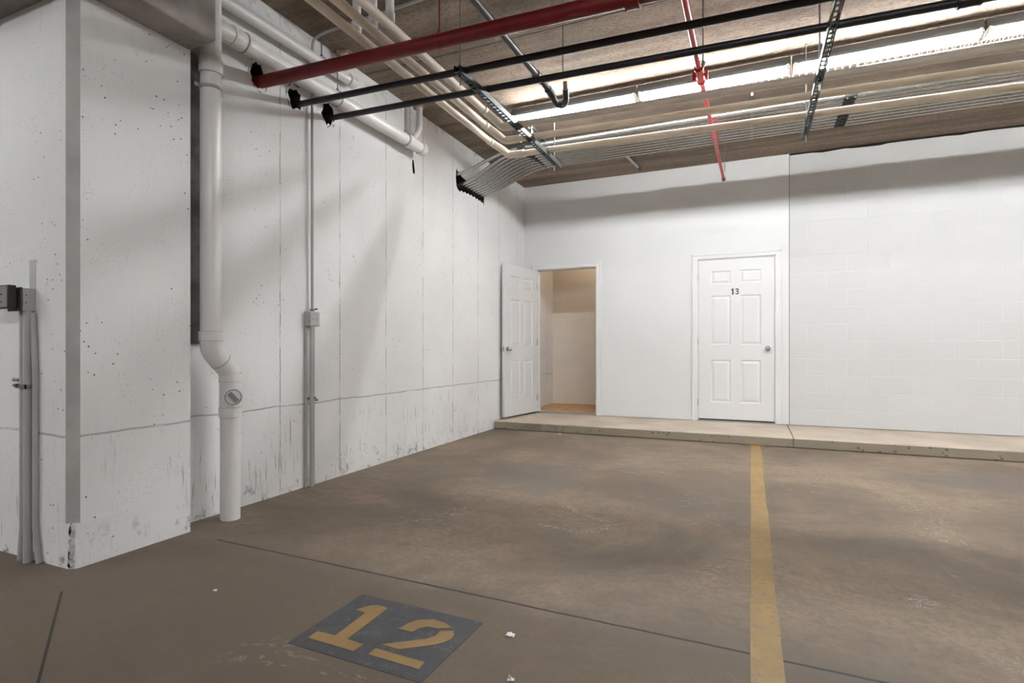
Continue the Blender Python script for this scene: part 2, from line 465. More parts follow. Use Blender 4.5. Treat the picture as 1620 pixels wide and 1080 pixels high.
# remaining shell behind the camera
b = BM(); box(b, 11.8, 12, -8, 9, 0, CEIL); struct('wall_right', b, 'cmu')
b = BM(); box(b, -9, 12, -8.2, -8, 0, CEIL); struct('wall_rear', b, 'cmu')
b = BM(); box(b, -9.2, -9, -8, 2, 0, CEIL); struct('wall_far_left', b, 'wall')
# raised walkway
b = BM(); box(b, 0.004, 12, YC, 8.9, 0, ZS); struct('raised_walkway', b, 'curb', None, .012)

# ---- doors
def door_leaf(wd, ht, name, parent):
    """slab in local x (0..wd), y (-t/2..t/2), z (0..ht), six raised panels on both faces"""
    t = .02
    cols = [(.148, .385), (wd - .385, wd - .148)]
    rows = [(ht - 1.806, ht - 1.27), (ht - 1.08, ht - .456), (ht - .31, ht - .144)]
    xs = sorted({0, wd, *[c for p in cols for c in p]}); zs = sorted({0, ht, *[c for p in rows for c in p]})
    b = BM()
    for s in (-1, 1):
        for i in range(len(xs) - 1):
            for j in range(len(zs) - 1):
                x0, x1, z0, z1 = xs[i], xs[i + 1], zs[j], zs[j + 1]
                if (x0, x1) in cols and (z0, z1) in rows:
                    prev = None
                    for ins, dep in ((0, 0), (.010, .009), (.020, .009), (.040, .0025)):
                        q = [b.verts.new((x, s * (t - dep), z)) for x, z in ((x0 + ins, z0 + ins), (x1 - ins, z0 + ins), (x1 - ins, z1 - ins), (x0 + ins, z1 - ins))]
                        if prev:
                            for k in range(4): b.faces.new((prev[k], prev[(k + 1) % 4], q[(k + 1) % 4], q[k]))
                        prev = q
                    b.faces.new(prev)
                else:
                    b.faces.new([b.verts.new((x, s * t, z)) for x, z in ((x0, z0), (x1, z0), (x1, z1), (x0, z1))])
    for p in (((0, -t, 0), (0, t, 0), (0, t, ht), (0, -t, ht)), ((wd, -t, 0), (wd, t, 0), (wd, t, ht), (wd, -t, ht)),
              ((0, -t, 0), (wd, -t, 0), (wd, t, 0), (0, t, 0)), ((0, -t, ht), (wd, -t, ht), (wd, t, ht), (0, t, ht))):
        b.faces.new([b.verts.new(q) for q in p])
    o = obj(name, b, 'door', parent); o.data.set_sharp_from_angle(angle=math.radians(8))
    return o
def knob(parent, x, z, s):
    b = BM()
    tube(b, [(x, s * .020, z), (x, s * .026, z)], .032, 24)
    tube(b, [(x, s * .026, z), (x, s * .05, z)], .012, 16)
    prof = [(.050, .012), (.054, .022), (.062, .0285), (.072, .029), (.080, .024), (.085, .014), (.0865, .004)]
    tube(b, [(x, s * p[0], z) for p in prof], [p[1] for p in prof], 24)
    return obj('door_knob', b, 'chrome', parent)
def casing(x0, x1, z1, parent, lo=ZS):
    b = BM()
    W, T = .066, .016
    for (a, c, d, e) in ((x0 - W, x0, lo, z1 + W), (x1, x1 + W, lo, z1 + W)):
        box(b, a, c, DY - T, DY + .001, d + .004, e)
        box(b, a + .004 if a < x0 else a + W - .022, (a + .022) if a < x0 else c - .004, DY - T - .006, DY - T + .001, d + .004, e - .004)
    box(b, x0, x1, DY - T, DY + .001, z1, z1 + W)
    box(b, x0 - W + .004, x1 + W - .004, DY - T - .006, DY - T + .001, z1 + W - .022, z1 + W - .004)
    # jamb lining and stop
    for (a, c) in ((x0 - .002, x0 + .012), (x1 - .012, x1 + .002)):
        box(b, a, c, DY - .002, DY + .13, lo + .004, z1)
    box(b, x0, x1, DY - .002, DY + .13, z1 - .012, z1 + .002)
    for (a, c) in ((x0 + .012, x0 + .026), (x1 - .026, x1 - .012)):
        box(b, a, c, DY + .045, DY + .08, lo + .004, z1 - .012)
    return obj('door_frame', b, 'trim', parent, .002)

door2 = bpy.data.objects.new('door_2', None); COL.objects.link(door2); door2['kind'] = 'structure'
casing(D2[0], D2[1], ZT, door2)
lf = door_leaf(D2[1] - D2[0] - .030, 2.018, 'door_panel', door2); lf.location = (D2[0] + .015, DY + .022, .138)
knob(lf, .878 - .07, .925 - .03, -1)
def ribbon(b, pts, wd, y0, y1):
    pts = [Vector(p) for p in pts]; L = []; Rr = []
    for i, p in enumerate(pts):
        t = (pts[min(i + 1, len(pts) - 1)] - pts[max(i - 1, 0)]).normalized(); nrm = Vector((-t.y, t.x))
        L.append(tuple(p + nrm * wd / 2)); Rr.append(tuple(p - nrm * wd / 2))
    prism(b, L + Rr[::-1], 'y', y0, y1)
# "13"
nx, nz, hh = .403, 1.608, .078
y0, y1 = -.0215, -.0198
b = BM(); prism(b, [(nx - .004, nz - hh / 2), (nx + .014, nz - hh / 2), (nx + .014, nz + hh / 2), (nx + .002, nz + hh / 2), (nx - .014, nz + hh / 2 - .012), (nx - .014, nz + hh / 2 - .024), (nx - .004, nz + hh / 2 - .020)], 'y', y0, y1)
obj('door_number', b, 'ink', lf)
b = BM(); cx = nx + .053; r1 = .0155
up = [(cx - r1 * math.cos(a), nz + .0185 + .0135 * math.sin(a)) for a in [math.radians(v) for v in range(-10, 271, 20)][:13]]
up = [(cx + r1 * math.cos(math.radians(v)), nz + .019 + .0125 * math.sin(math.radians(v))) for v in range(165, -80, -20)] + [(cx - .004, nz + .003)]
lo_ = [(cx - .004, nz + .003)] + [(cx + (r1 + .001) * math.cos(math.radians(v)), nz - .0165 + .015 * math.sin(math.radians(v))) for v in range(70, -166, -20)]
ribbon(b, up, .0125, y0, y1); ribbon(b, lo_, .0125, y0, y1)
obj('door_number', b, 'ink', lf)
for z in (.20, .99, 1.80):
    b = BM(); tube(b, [(-.006, -.026, z - .045), (-.006, -.026, z + .045)], .007, 10)
    box(b, -.014, .0, -.024, -.018, z - .045, z + .045); obj('hinge', b, 'hinge', lf)
b = BM(); box(b, D2[0], D2[1], DY - .012, DY + .12, ZS, ZS + .018); obj('threshold', b, 'galv', door2)
b = BM(); box(b, D2[0] + .013, D2[1] - .013, DY + .03, DY + .06, ZS + .018, .14); obj('bottom_seal', b, 'brown', door2)

door1 = bpy.data.objects.new('door_1', None); COL.objects.link(door1); door1['kind'] = 'structure'
casing(D1[0], D1[1], ZT, door1)
ang = math.atan2(-.985, -.150)
lf = door_leaf(.868, 2.018, 'door_panel', door1)
lf.location = (D1[0] + .002, DY - .022, .130); lf.rotation_euler = (0, 0, ang)
knob(lf, .868 - .06, .925 - .03, 1); knob(lf, .868 - .06, .925 - .03, -1)
b = BM(); box(b, .867, .8695, -.012, .012, .86, .93); box(b, .8695, .878, -.006, .006, .885, .905); obj('latch_plate', b, 'chrome', lf)
for z in (.20, .99, 1.80):
    b = BM(); tube(b, [(-.006, .024, z - .045), (-.006, .024, z + .045)], .007, 10); box(b, -.004, .03, .0195, .022, z - .045, z + .045)
    obj('hinge', b, 'hinge', lf)
b = BM(); box(b, D1[0], D1[1], DY - .01, DY + .12, ZS, ZS + .02); obj('threshold', b, 'galv', door1)

# ---- floor paint
def dec(name, poly, z0, z1, mat, parent=None):
    b = BM(); prism(b, poly, 'z', z0, z1); return obj(name, b, mat, parent)
o = thing('parking_line', 'worn yellow line painted on the floor up to the kerb', 'parking line', (3.08, 3.4, 0))
b = BM(); R = random.Random(4)
left = [(3.034 + R.uniform(-.002, .002), .3 + k * .1512) for k in range(41)]; right = [(3.131 + R.uniform(-.0025, .0025) - .002 * math.sin(k * .5), .3 + k * .1512) for k in range(41)]
prism(b, left + right[::-1], 'z', .0002, .0016); part('line_paint', b, 'yellow', o)
b = BM(); box(b, 2.99, 3.17, YC - .0012, YC + .001, .0, .016); part('kerb_smear', b, 'yellow', o)
o = thing('stall_number', 'yellow stencilled number 12 on a black painted square on the floor', 'floor marking', (1.83, 1.635, 0))
b = BM(); prism(b, [(1.552, 1.434), (1.547, 1.842), (2.114, 1.833), (2.106, 1.424)], 'z', .0002, .0014); part('background_square', b, 'square', o)
b = BM(); prism(b, [(1.592, 1.486), (1.798, 1.483), (1.803, 1.53), (1.727, 1.535), (1.720, 1.784), (1.663, 1.787), (1.638, 1.77), (1.612, 1.722), (1.662, 1.716), (1.672, 1.538), (1.592, 1.535)], 'z', .0014, .0024)
part('digit', b, 'digit', o)
b = BM()
prism(b, [(1.852, 1.668), (1.860, 1.715), (1.882, 1.752), (1.935, 1.777), (1.99, 1.772), (2.028, 1.750), (1.985, 1.727), (1.94, 1.722), (1.918, 1.70), (1.911, 1.668)][::-1], 'z', .0014, .0024)
prism(b, [(2.043, 1.735), (2.060, 1.71), (2.064, 1.683), (2.052, 1.652), (2.03, 1.627), (1.935, 1.554), (1.859, 1.555), (1.983, 1.648), (2.001, 1.676), (2.001, 1.714)][::-1], 'z', .0014, .0024)
prism(b, [(1.856, 1.487), (2.06, 1.482), (2.057, 1.523), (1.857, 1.527)], 'z', .0014, .0024)
part('digit', b, 'digit', o)

def scrap(x, y, s, label, seed, z=0, mat='paper', cat='litter'):
    R = random.Random(seed); b = BM(); n = 6
    g = [[b.verts.new((x + (i / (n - 1) - .5) * s * 1.5 + R.uniform(-.1, .1) * s, y + (j / (n - 1) - .5) * s + R.uniform(-.1, .1) * s, z + .0008 + abs(R.gauss(0, .22)) * s)) for j in range(n)] for i in range(n)]
    for i in range(n - 1):
        for j in range(n - 1):
            if R.random() < .82: b.faces.new((g[i][j], g[i + 1][j], g[i + 1][j + 1], g[i][j + 1]))
    bmesh.ops.delete(b, geom=[v for v in b.verts if not v.link_faces], context='VERTS')
    o = obj('paper_scrap', b, mat); m = o.modifiers.new('s', 'SOLIDIFY'); m.thickness = .0006
    tag(o, label, cat, 'bits of litter on the floor')
scrap(2.246, 1.791, .022, 'crumpled white paper scrap on the floor right of the painted 12', 1)
scrap(2.353, 1.549, .016, 'small pale paper scrap on the floor at the bottom edge of the picture', 2)
scrap(.93, 6.25, .022, 'small white scrap on the floor against the kerb near the open door', 3)
scrap(.36, 6.75, .018, 'tiny white scrap lying on the raised walkway under the open door', 4, ZS)
scrap(.95, 1.62, .010, 'tiny pale speck on the floor left of the painted 12', 5)

# pale scuffs scraped into the slab
fl = bpy.data.objects['floor']
def scuff(pts, wid, n, seed):
    R = random.Random(seed); b = BM(); pts = [Vector(p) for p in pts]
    for k in range(n):
        i = R.randrange(len(pts) - 1); p = pts[i].lerp(pts[i + 1], R.random()); d = (pts[i + 1] - pts[i]).normalized()
        a = math.atan2(d.y, d.x) + R.gauss(0, .5); c = p + Vector((-d.y, d.x)) * R.gauss(0, wid)
        l, h = R.uniform(.006, .028), R.uniform(.0012, .0035)
        u, v = Vector((math.cos(a), math.sin(a))) * l, Vector((-math.sin(a), math.cos(a))) * h
        prism(b, [tuple(c - u), tuple(c - v), tuple(c + u), tuple(c + v)], 'z', .0002, .0008)
    obj('scuff_marks', b, 'scuff', fl)
M['scuff'] = simple('pale scuff', (.36, .31, .265), .8, 0, .15, 20)
scuff([(1.90, 3.02), (2.02, 2.98), (2.16, 2.95), (2.25, 3.05), (2.28, 3.17), (2.18, 3.24), (2.02, 3.32), (1.92, 3.42)], .018, 170, 1)
scuff([(2.0, 4.6), (2.2, 4.5), (2.35, 4.7)], .05, 40, 2)
scuff([(4.02, 4.6), (4.05, 3.9), (4.0, 3.5)], .06, 70, 3)
scuff([(3.62, 2.66), (3.72, 2.72)], .03, 45, 4)
scuff([(1.1, 2.75), (1.35, 2.9), (1.3, 3.1)], .05, 50, 5)

# ------------------------------------------------------------------ pipes
def collar(b, p, d, r, l):
    p = Vector(p); d = Vector(d).normalized(); tube(b, [p - d * l / 2, p + d * l / 2], r, 28); return b

# drain stack
SX, Y1, Y2 = .148, 2.215, 2.345
o = thing('drain_stack', 'large upright white drain stack with an offset and round cleanout plug', 'drain pipe', (SX, Y2, 0))
b = BM(); tube(b, [(SX, Y1, 1.07), (SX, Y1, CEIL)], .056, 32); part('upper_pipe', b, 'pvc', o)
b = BM(); tube(b, [(SX, Y1, 1.10), (SX, Y1, 1.02), (SX, Y2, .885), (SX, Y2, .80)], .059, 32, rad=.05, seg=5); part('offset_bend', b, 'pvc', o)
b = BM(); tube(b, [(SX, Y2, 0), (SX, Y2, .66)], .056, 32); part('lower_pipe', b, 'pvc', o)
b = BM(); tube(b, [(SX, Y2, .62), (SX, Y2, .86)], .060, 32)
dv = Vector((.86, -.51, 0)).normalized(); c0 = Vector((SX, Y2, .742))
tube(b, [c0 + dv * .02, c0 + dv * .090], .047, 32)
tee = part('cleanout_tee', b, 'pvc', o)
b = BM(); tube(b, [c0 + dv * .088, c0 + dv * .105], .053, 32)
part('cleanout_plug', b, 'pvc', tee)
b = BM(); ring(b, c0 + dv * .1055, dv, .044, .0026, 32); part('plug_rim', b, 'seam', tee)
b = BM(); ring(b, c0 + dv * .087, dv, .050, .0028, 32); part('plug_rim', b, 'seam', tee)
b = BM(); side = dv.cross(Vector((0, 0, 1)))
q = Matrix.Rotation(.7, 3, dv)
s1, s2 = q @ side * .013, q @ Vector((0, 0, 1)) * .032
p = [c0 + dv * .103 + a * s1 + c * s2 for a, c in ((-1, -1), (1, -1), (1, 1), (-1, 1))]
va = [b.verts.new(x) for x in p]; vb = [b.verts.new(x + dv * .016) for x in p]
b.faces.new(va[::-1]); b.faces.new(vb)
for k in range(4): b.faces.new((va[k], va[(k + 1) % 4], vb[(k + 1) % 4], vb[k]))
part('plug_wrench_bar', b, 'seam', tee)
for zc, rr, ll, yy in ((1.10, .0635, .055, Y1), (.855, .0635, .05, Y2), (.645, .0635, .055, Y2), (2.67, .0635, .09, Y1)):
    b = BM(); collar(b, (SX, yy, zc), (0, 0, 1), rr, ll); part('pipe_collar', b, 'pvc', o)
    b = BM(); ring(b, (SX, yy, zc - ll / 2), (0, 0, 1), rr - .002, .0016, 32, 6); part('collar_seam', b, 'seam', o)
    b = BM(); ring(b, (SX, yy, zc + ll / 2), (0, 0, 1), rr - .002, .0016, 32, 6); part('collar_seam', b, 'seam', o)
b = BM(); dmid = Vector((0, Y2 - Y1, -.135)).normalized()
ring(b, (SX, (Y1 + Y2) / 2, .953), dmid, .0585, .0025, 32, 6); part('bend_seam', b, 'seam', o)
st = BM(); ring(st, (SX, Y1, 2.535), (0, 0, 1), .0585, .004, 32, 8); ring(st, (SX, Y1, 2.547), (0, 0, 1), .0585, .004, 32, 8); ring(st, (SX, Y1, 2.541), (0, 0, 1), .0585, .005, 32, 8)
for sgn in (-1, 1):
    dd = Vector((-.25, sgn, 0)).normalized(); c = Vector((SX, Y1, 2.541)) + dd * .072
    box(st, c.x - .004, c.x + .004, c.y - .018, c.y + .018, c.z - .010, c.z + .010)
    tube(st, [c + Vector((-.016, 0, 0)), c + Vector((.018, 0, 0))], .0045, 8)
part('wall_strap', st, 'cond', o)

# drain lines on the wall
def hanger_ring(o, c, axis, r, rodtop=None, mat='rod'):
    b = BM(); ring(b, c, axis, r + .003, .0028, 28, 6)
    h = part('hanger_ring', b, mat, o)
    if rodtop:
        b = BM(); tube(b, [(c[0], c[1], c[2] + r), (c[0], c[1], rodtop)], .0045, 8)
        tube(b, [(c[0], c[1], c[2] + r + .002), (c[0], c[1], c[2] + r + .022)], .011, 6)
        part('hanger_rod', b, mat, o)
def zl(y): return 2.953 + .0066 * (y - 2.34)
o = thing('drain_line', 'thick white drain pipe running level along the left wall, the lower of two', 'drain pipe', (.10, 3.5, 2.96))
b = BM(); tube(b, [(.105, Y1, 2.950), (.105, 4.52, zl(4.52))], .055, 32); part('pipe_run', b, 'pvc', o)
for yy in (2.43, 4.30, 4.50):
    b = BM(); collar(b, (.105, yy, zl(yy)), (0, 1, 0), .0615, .10 if yy < 4.4 else .07); part('pipe_collar', b, 'pvc', o)
for yy in (2.48, 4.535):
    b = BM(); ring(b, (.105, yy, zl(yy)), (0, 1, 0), .060, .002, 32, 6); part('collar_seam', b, 'seam', o)
b = BM(); tube(b, [(.105, 4.33, zl(4.3) + .02), (.085, 4.50, 3.14), (.085, 4.50, CEIL)], .030, 24, rad=.08); part('branch_riser', b, 'pvc', o)
b = BM(); collar(b, (.085, 4.50, 3.17), (0, 0, 1), .034, .05); part('riser_collar', b, 'pvc', o)
b = BM(); collar(b, (.085, 4.50, CEIL - .006), (0, 0, 1), .05, .012); part('ceiling_plate', b, 'rust', o)
b = BM(); tube(b, [(.045, 4.42, 3.02), (.045, 4.42, CEIL)], .017, 16); part('vent_riser', b, 'pvc', o)
hanger_ring(o, (.105, 3.33, zl(3.3)), (0, 1, 0), .055, CEIL); hanger_ring(o, (.105, 4.23, zl(4.2)), (0, 1, 0), .055, CEIL)
hanger_ring(o, (.105, 2.47, zl(2.4)), (0, 1, 0), .060)
def zu(y): return 3.16 + .028 * (y - 2.38)
o = thing('upper_drain_line', 'thinner white drain pipe along the left wall, directly above the thick one', 'drain pipe', (.06, 3.0, 3.18))
b = BM(); tube(b, [(.08, Y1, 3.155), (.065, 3.52, zu(3.52))], .039, 28); part('pipe_run', b, 'pvc', o)
b = BM(); collar(b, (.065, 3.53, zu(3.53)), (0, 1, 0), .045, .07); part('pipe_collar', b, 'pvc', o)
b = BM(); ring(b, (.065, 3.50, zu(3.5)), (0, 1, 0), .0445, .002, 28, 6); part('collar_seam', b, 'seam', o)
b = BM(); tube(b, [(.07, 3.44, zu(3.44)), (.075, 3.45, CEIL)], .036, 24); part('branch_riser', b, 'cream', o)
b = BM(); collar(b, (.075, 3.45, CEIL - .005), (0, 0, 1), .062, .012); ring(b, (.075, 3.45, CEIL - .008), (0, 0, 1), .06, .01, 24, 8); part('ceiling_plate', b, 'rust', o)
hanger_ring(o, (.067, 3.20, zu(3.2)), (0, 1, 0), .039, CEIL)

# red main and two black mains
def main_pipe(name, label, y, z0, sl, r, mat, joints, xe=11.6):
    o = thing(name, label, 'pipe', (1.5, y, z0 - 1.5 * sl))
    Z = lambda x: z0 - sl * x
    b = BM(); tube(b, [(-.5, y, Z(-.5)), (xe, y, Z(xe))], r, 28); part('pipe_run', b, mat, o)
    for xj, l, k in joints:
        b = BM(); tube(b, [(xj - l / 2, y, Z(xj)), (xj + l / 2, y, Z(xj))], r + k, 24)
        for q in (-1, 1): tube(b, [(xj + q * l * .42 - .004, y, Z(xj)), (xj + q * l * .42 + .004, y, Z(xj))], r + k + .004, 24)
        if k > .01:
            for q in (-1, 1): box(b, xj - .02, xj + .02, y + q * (r + k) - .012, y + q * (r + k) + .012, Z(xj) - .014, Z(xj) + .014)
        part('coupling', b, mat, o)
    return o, Z
o, Z = main_pipe('red_main_pipe', 'thick red sprinkler main coming out of a hole in the left wall', 2.70, 2.828, .0284, .041, 'red', [(2.50, .07, .014)])
def rod(o, x, y, z0, z1, mat='rod', r=.0045, nut=True):
    b = BM(); tube(b, [(x, y, z0), (x, y, z1)], r, 8)
    if nut: tube(b, [(x, y, z0), (x, y, z0 + .02)], .010, 6)
    return part('hanger_rod', b, mat, o)
b = BM(); ring(b, (1.40, 2.70, Z(1.40)), (1, 0, 0), .044, .0028, 28, 6); part('hanger_ring', b, 'red', o); rod(o, 1.40, 2.70, Z(1.4) + .043, CEIL, 'red')
o, ZB1 = main_pipe('black_main_pipe', 'black steel pipe next to the thick red pipe, without a red mark', 3.037, 2.816, .0256, .0215, 'black', [], 11.6)
o['group'] = 'black steel pipes below the ceiling'
o, ZB2 = main_pipe('black_main_pipe', 'black steel pipe farther from the camera, with a small red paint mark', 3.364, 2.841, .025, .0215, 'black', [(4.02, .10, .008)], 11.6)
o['group'] = 'black steel pipes below the ceiling'
b = BM(); tube(b, [(2.53, 3.364, ZB2(2.53)), (2.56, 3.364, ZB2(2.56))], .0222, 20, cap=False)
bmesh.ops.delete(b, geom=[v for v in b.verts if v.co.z > ZB2(2.5) - .004], context='VERTS'); part('red_paint_mark', b, 'red', o)

# three cream jacketed pipes that turn the corner, with risers
def zc(x): return 2.806 - .019 * (x - 1.02)
spec = [(.995, .875, 4.59, 'leftmost of three', 2.62), (1.105, .995, 4.25, 'middle one of three', 2.62), (1.215, 1.115, 3.98, 'rightmost of three', 2.62)]
RP = .027
ZH = 2.900
for k, (x, xl, y, which, yr) in enumerate(spec):
    o = thing('jacketed_pipe', which + ' cream jacketed pipes turning right below the light row', 'pipe', (x, y, zc(x)), 'cream jacketed pipes turning the corner')
    mt = 'cream'; zx = zc(x)
    b = BM(); tube(b, [(xl, -1.5, ZH), (xl, y - .10, ZH)], RP, 24); part('long_run', b, mt, o)
    b = BM(); tube(b, [(x + .13, y, zc(x + .13)), (11.6, y, zc(11.6))], RP, 24); part('cross_run', b, mt, o)
    b = BM(); tube(b, [(xl, y - .16, ZH), (xl, y - .11, ZH), (x - .035, y - .055, zx + .035), (x, y, zx), (x + .15, y, zc(x + .15))], RP + .005, 24, rad=.032, seg=5); part('elbow_cover', b, mt, o)
    b = BM(); ring(b, (xl, y - .16, ZH), (0, 1, 0), RP + .006, .0025, 24, 6); part('jacket_seam', b, 'cream', o)
    b = BM(); ring(b, (x + .15, y, zc(x + .15)), (1, 0, 0), RP + .006, .0025, 24, 6); part('jacket_seam', b, 'cream', o)
    for yy in (2.05, 3.0):
        b = BM(); ring(b, (xl, yy + .07 * k, ZH), (0, 1, 0), RP, .0012, 24, 6); part('jacket_seam', b, 'cream', o)
    b = BM(); tube(b, [(xl, yr, ZH), (xl, yr, CEIL)], .0245, 20); part('riser', b, 'pvc', o)
    b = BM(); collar(b, (xl, yr, ZH + .05), (0, 0, 1), .029, .05); part('riser_collar', b, 'pvc', o)

# conduits
NC = 10
words = ['nearest the camera', 'second from the camera side', 'third from the camera side', 'fourth from the camera side', 'fifth from the camera side',
         'fifth from the back wall side', 'fourth from the back wall side', 'third from the back wall side', 'second from the back wall side', 'nearest the back wall']
for i in range(NC):
    yh = 5.44 + .066 * i; yr = 5.365 + .075 * i; zh = 2.90 if i else 2.985
    if i == 0: yh = 5.405
    o = thing('conduit', 'galvanised conduit ' + words[i] + ' in the ceiling ribbon', 'conduit', (0, yh, zh), 'ribbon of galvanised conduits')
    zr = 3.172
    b = BM(); tube(b, [(-.5, yh, zh), (.07, yh, zh), (.60 + .012 * i, yr, zr), (11.6, yr, zr)], .0198, 16, rad=.24, seg=7); part('conduit_tube', b, 'galv', o)
    for xc in (.80, 3.81, 6.83):
        b = BM(); tube(b, [(xc - .045, yr, zr), (xc + .045, yr, zr)], .0238, 14)
        for q in (-.028, .028): tube(b, [(xc + q, yr, zr - .034), (xc + q, yr, zr - .02)], .006, 6)
        part('coupling', b, 'coup', o)
def channel(b, x, y0, y1, ztop, wd=.041, h=.041, slots=True, pitch=.0508):
    """slotted U channel along y, open side up"""
    t = .0025; x0, x1 = x - wd / 2, x + wd / 2; z0 = ztop - h
    box(b, x0, x0 + t, y0, y1, z0, ztop); box(b, x1 - t, x1, y0, y1, z0, ztop)
    box(b, x0, x0 + .009, y0, y1, ztop - .002, ztop); box(b, x1 - .009, x1, y0, y1, ztop - .002, ztop)
    sw = .012; y = y0
    box(b, x0, x - sw, y0, y1, z0, z0 + t); box(b, x + sw, x1, y0, y1, z0, z0 + t)
    n = int((y1 - y0) / pitch)
    for k in range(n + 1):
        a = y0 + k * pitch; box(b, x - sw, x + sw, a, min(a + (pitch - .033), y1), z0, z0 + t)
def trapeze(label, x, rods, ztop):
    o = thing('pipe_trapeze', label, 'pipe support', (x, 3.94, ztop), 'slotted steel trapezes under the pipes')
    b = BM(); channel(b, x, 2.95, 4.93, ztop); part('slotted_channel', b, 'strut', o)
    for yy in rods:
        b = BM(); tube(b, [(x, yy, ztop - .041 - .065), (x, yy, CEIL)], .0048, 8); part('threaded_rod', b, 'rod', o)
        b = BM(); tube(b, [(x, yy, ztop - .055), (x, yy, ztop - .043)], .011, 6); part('rod_nut', b, 'coup', o)
        b = BM(); tube(b, [(x, yy, ztop + .002), (x, yy, ztop + .014)], .011, 6)
        box(b, x - .019, x + .019, yy - .02, yy + .02, ztop + .0005, ztop + .004)
        part('rod_nut', b, 'coup', o)
    for yy, r in ((3.037, .0215), (3.364, .0215), (3.98, RP), (4.24, RP), (4.59, RP)):
        b = BM()
        zc_ = (ZB1(x) if yy < 3.1 else ZB2(x) if yy < 3.5 else zc(x))
        pts = [(x - .0, yy - r - .004, ztop - .01)] + [(x, yy - (r + .003) * math.cos(a), zc_ + (r + .003) * math.sin(a)) for a in [PI * q / 10 for q in range(11)]] + [(x, yy + r + .004, ztop - .01)]
        for q in (-.012, .012):
            tube(b, [(p[0] + q, p[1], p[2]) for p in pts], .0018, 6)
        part('pipe_clamp', b, 'strut', o)
trapeze('slotted steel trapeze near the left wall, left of the lit strip lights', 1.372, (2.995, 4.775), 2.776)
trapeze('dark slotted steel trapeze crossing in front of the lights, right of the thin red pipe', 3.425, (2.995, 3.86, 4.775), 2.731)
for x, lab in ((1.05, 'short steel rack holding the conduits to the ceiling just past their upper bend'), (3.045, 'steel rack holding the conduits to the ceiling midway above the numbered door'), (5.04, 'steel rack holding the conduits to the ceiling beyond the dark trapeze, to the right')):
    o = thing('conduit_rack', lab, 'pipe support', (x, 5.6, 3.23), 'racks above the conduit ribbon')
    b = BM(); channel(b, x, 4.99, 6.11, 3.172 + .0205 + .0425); part('slotted_channel', b, 'strut', o)
    for yy in (5.03, 6.085): rod(o, x, yy, 3.16, CEIL, 'rod', .0048)
    b = BM()
    for i in range(NC):
        yy = 5.365 + .075 * i
        pts = [(x, yy - .0235 * math.cos(a), 3.172 - .0235 * math.sin(a)) for a in [PI * q / 8 for q in range(9)]]
        for q in (-.009, 0, .009): tube(b, [(p[0] + q, p[1], p[2]) for p in pts], .0016, 6)
    part('conduit_straps', b, 'galv', o)

# sprinkler branch, red
o = thing('sprinkler_pipe', 'thin red sprinkler pipe crossing below the strip lights towards the numbered door', 'pipe', (2.712, 3.98, 2.927))
b = BM(); tube(b, [(2.68, .2, 2.93), (2.712, 3.98, 2.927)], .0185, 20); part('pipe_run', b, 'red2', o)
b = BM(); tube(b, [(2.712, 3.98, 2.927), (2.722, 6.2, 3.063), (2.7265, 7.21, 3.127)], [.017, .017, .015], 20); part('pipe_run', b, 'red2', o)
b = BM(); tube(b, [(2.711, 3.90, 2.927), (2.7125, 4.09, 2.930)], .026, 20)
for q in (3.90, 4.09): tube(b, [(2.712, q - .008, 2.928), (2.712, q + .008, 2.928)], .031, 20)
part('coupling', b, 'red2', o)
b = BM(); box(b, 2.712 - .052, 2.712 - .030, 4.0, 4.02, 2.90, 2.955); box(b, 2.712 + .03, 2.712 + .052, 4.0, 4.02, 2.90, 2.955)
tube(b, [(2.66, 4.01, 2.928), (2.762, 4.01, 2.928)], .007, 8); part('coupling_bolts', b, 'red2', o)
rod(o, 2.742, 3.86, 2.93, CEIL, 'rod'); b = BM(); ring(b, (2.735, 3.86, 2.935), (0, 1, 0), .020, .003, 20, 6); part('hanger_ring', b, 'rod', o)
rod(o, 2.755, 6.85, 3.10, CEIL, 'rod', .004, False)
b = BM(); tube(b, [(2.7265, 7.20, 3.126), (2.727, 7.27, 3.130)], .021, 14); tube(b, [(2.727, 7.27, 3.130), (2.727, 7.30, 3.131)], .012, 12); part('end_sprinkler', b, 'coup', o)

# dull steel branch pipe with elbow, above the black pipes
o = thing('steel_branch_pipe', 'dull grey steel pipe above the black pipes, ending in a hooked elbow', 'pipe', (1.62, 3.2, 2.98))
b = BM(); tube(b, [(1.56, .6, 2.99), (1.637, 3.66, 2.977)], .0225, 20); part('pipe_run', b, 'steel', o)
b = BM(); tube(b, [(1.636, 3.62, 2.977), (1.640, 3.72, 2.974)], .030, 20); tube(b, [(1.640, 3.72, 2.974), (1.655, 3.86, 2.955), (1.675, 3.97, 2.895), (1.72, 3.99, 2.885), (1.762, 3.93, 2.895), (1.772, 3.88, 2.955)], .022, 18, rad=.05)
tube(b, [(1.652, 3.83, 2.957), (1.664, 3.90, 2.935)], .029, 18)
part('elbow_fitting', b, 'coup', o)
b = BM(); tube(b, [(1.772, 3.88, 2.945), (1.776, 3.86, 3.005)], .017, 12); part('sprinkler_head', b, 'rust', o)
rod(o, 1.778, 3.80, 3.0, CEIL, 'rod', .0045, False)

# small stub pipe near the back wall
o = thing('stub_pipe', 'short thin grey pipe on the ceiling between the conduits and the drywall', 'pipe', (1.72, 6.6, 3.36))
b = BM(); tube(b, [(1.60, 6.10, 3.362), (1.71, 7.10, 3.358)], .015, 14); part('pipe_run', b, 'cond', o)
b = BM(); tube(b, [(1.705, 7.07, 3.358), (1.712, 7.16, 3.35)], .020, 14); part('end_cap', b, 'coup', o)

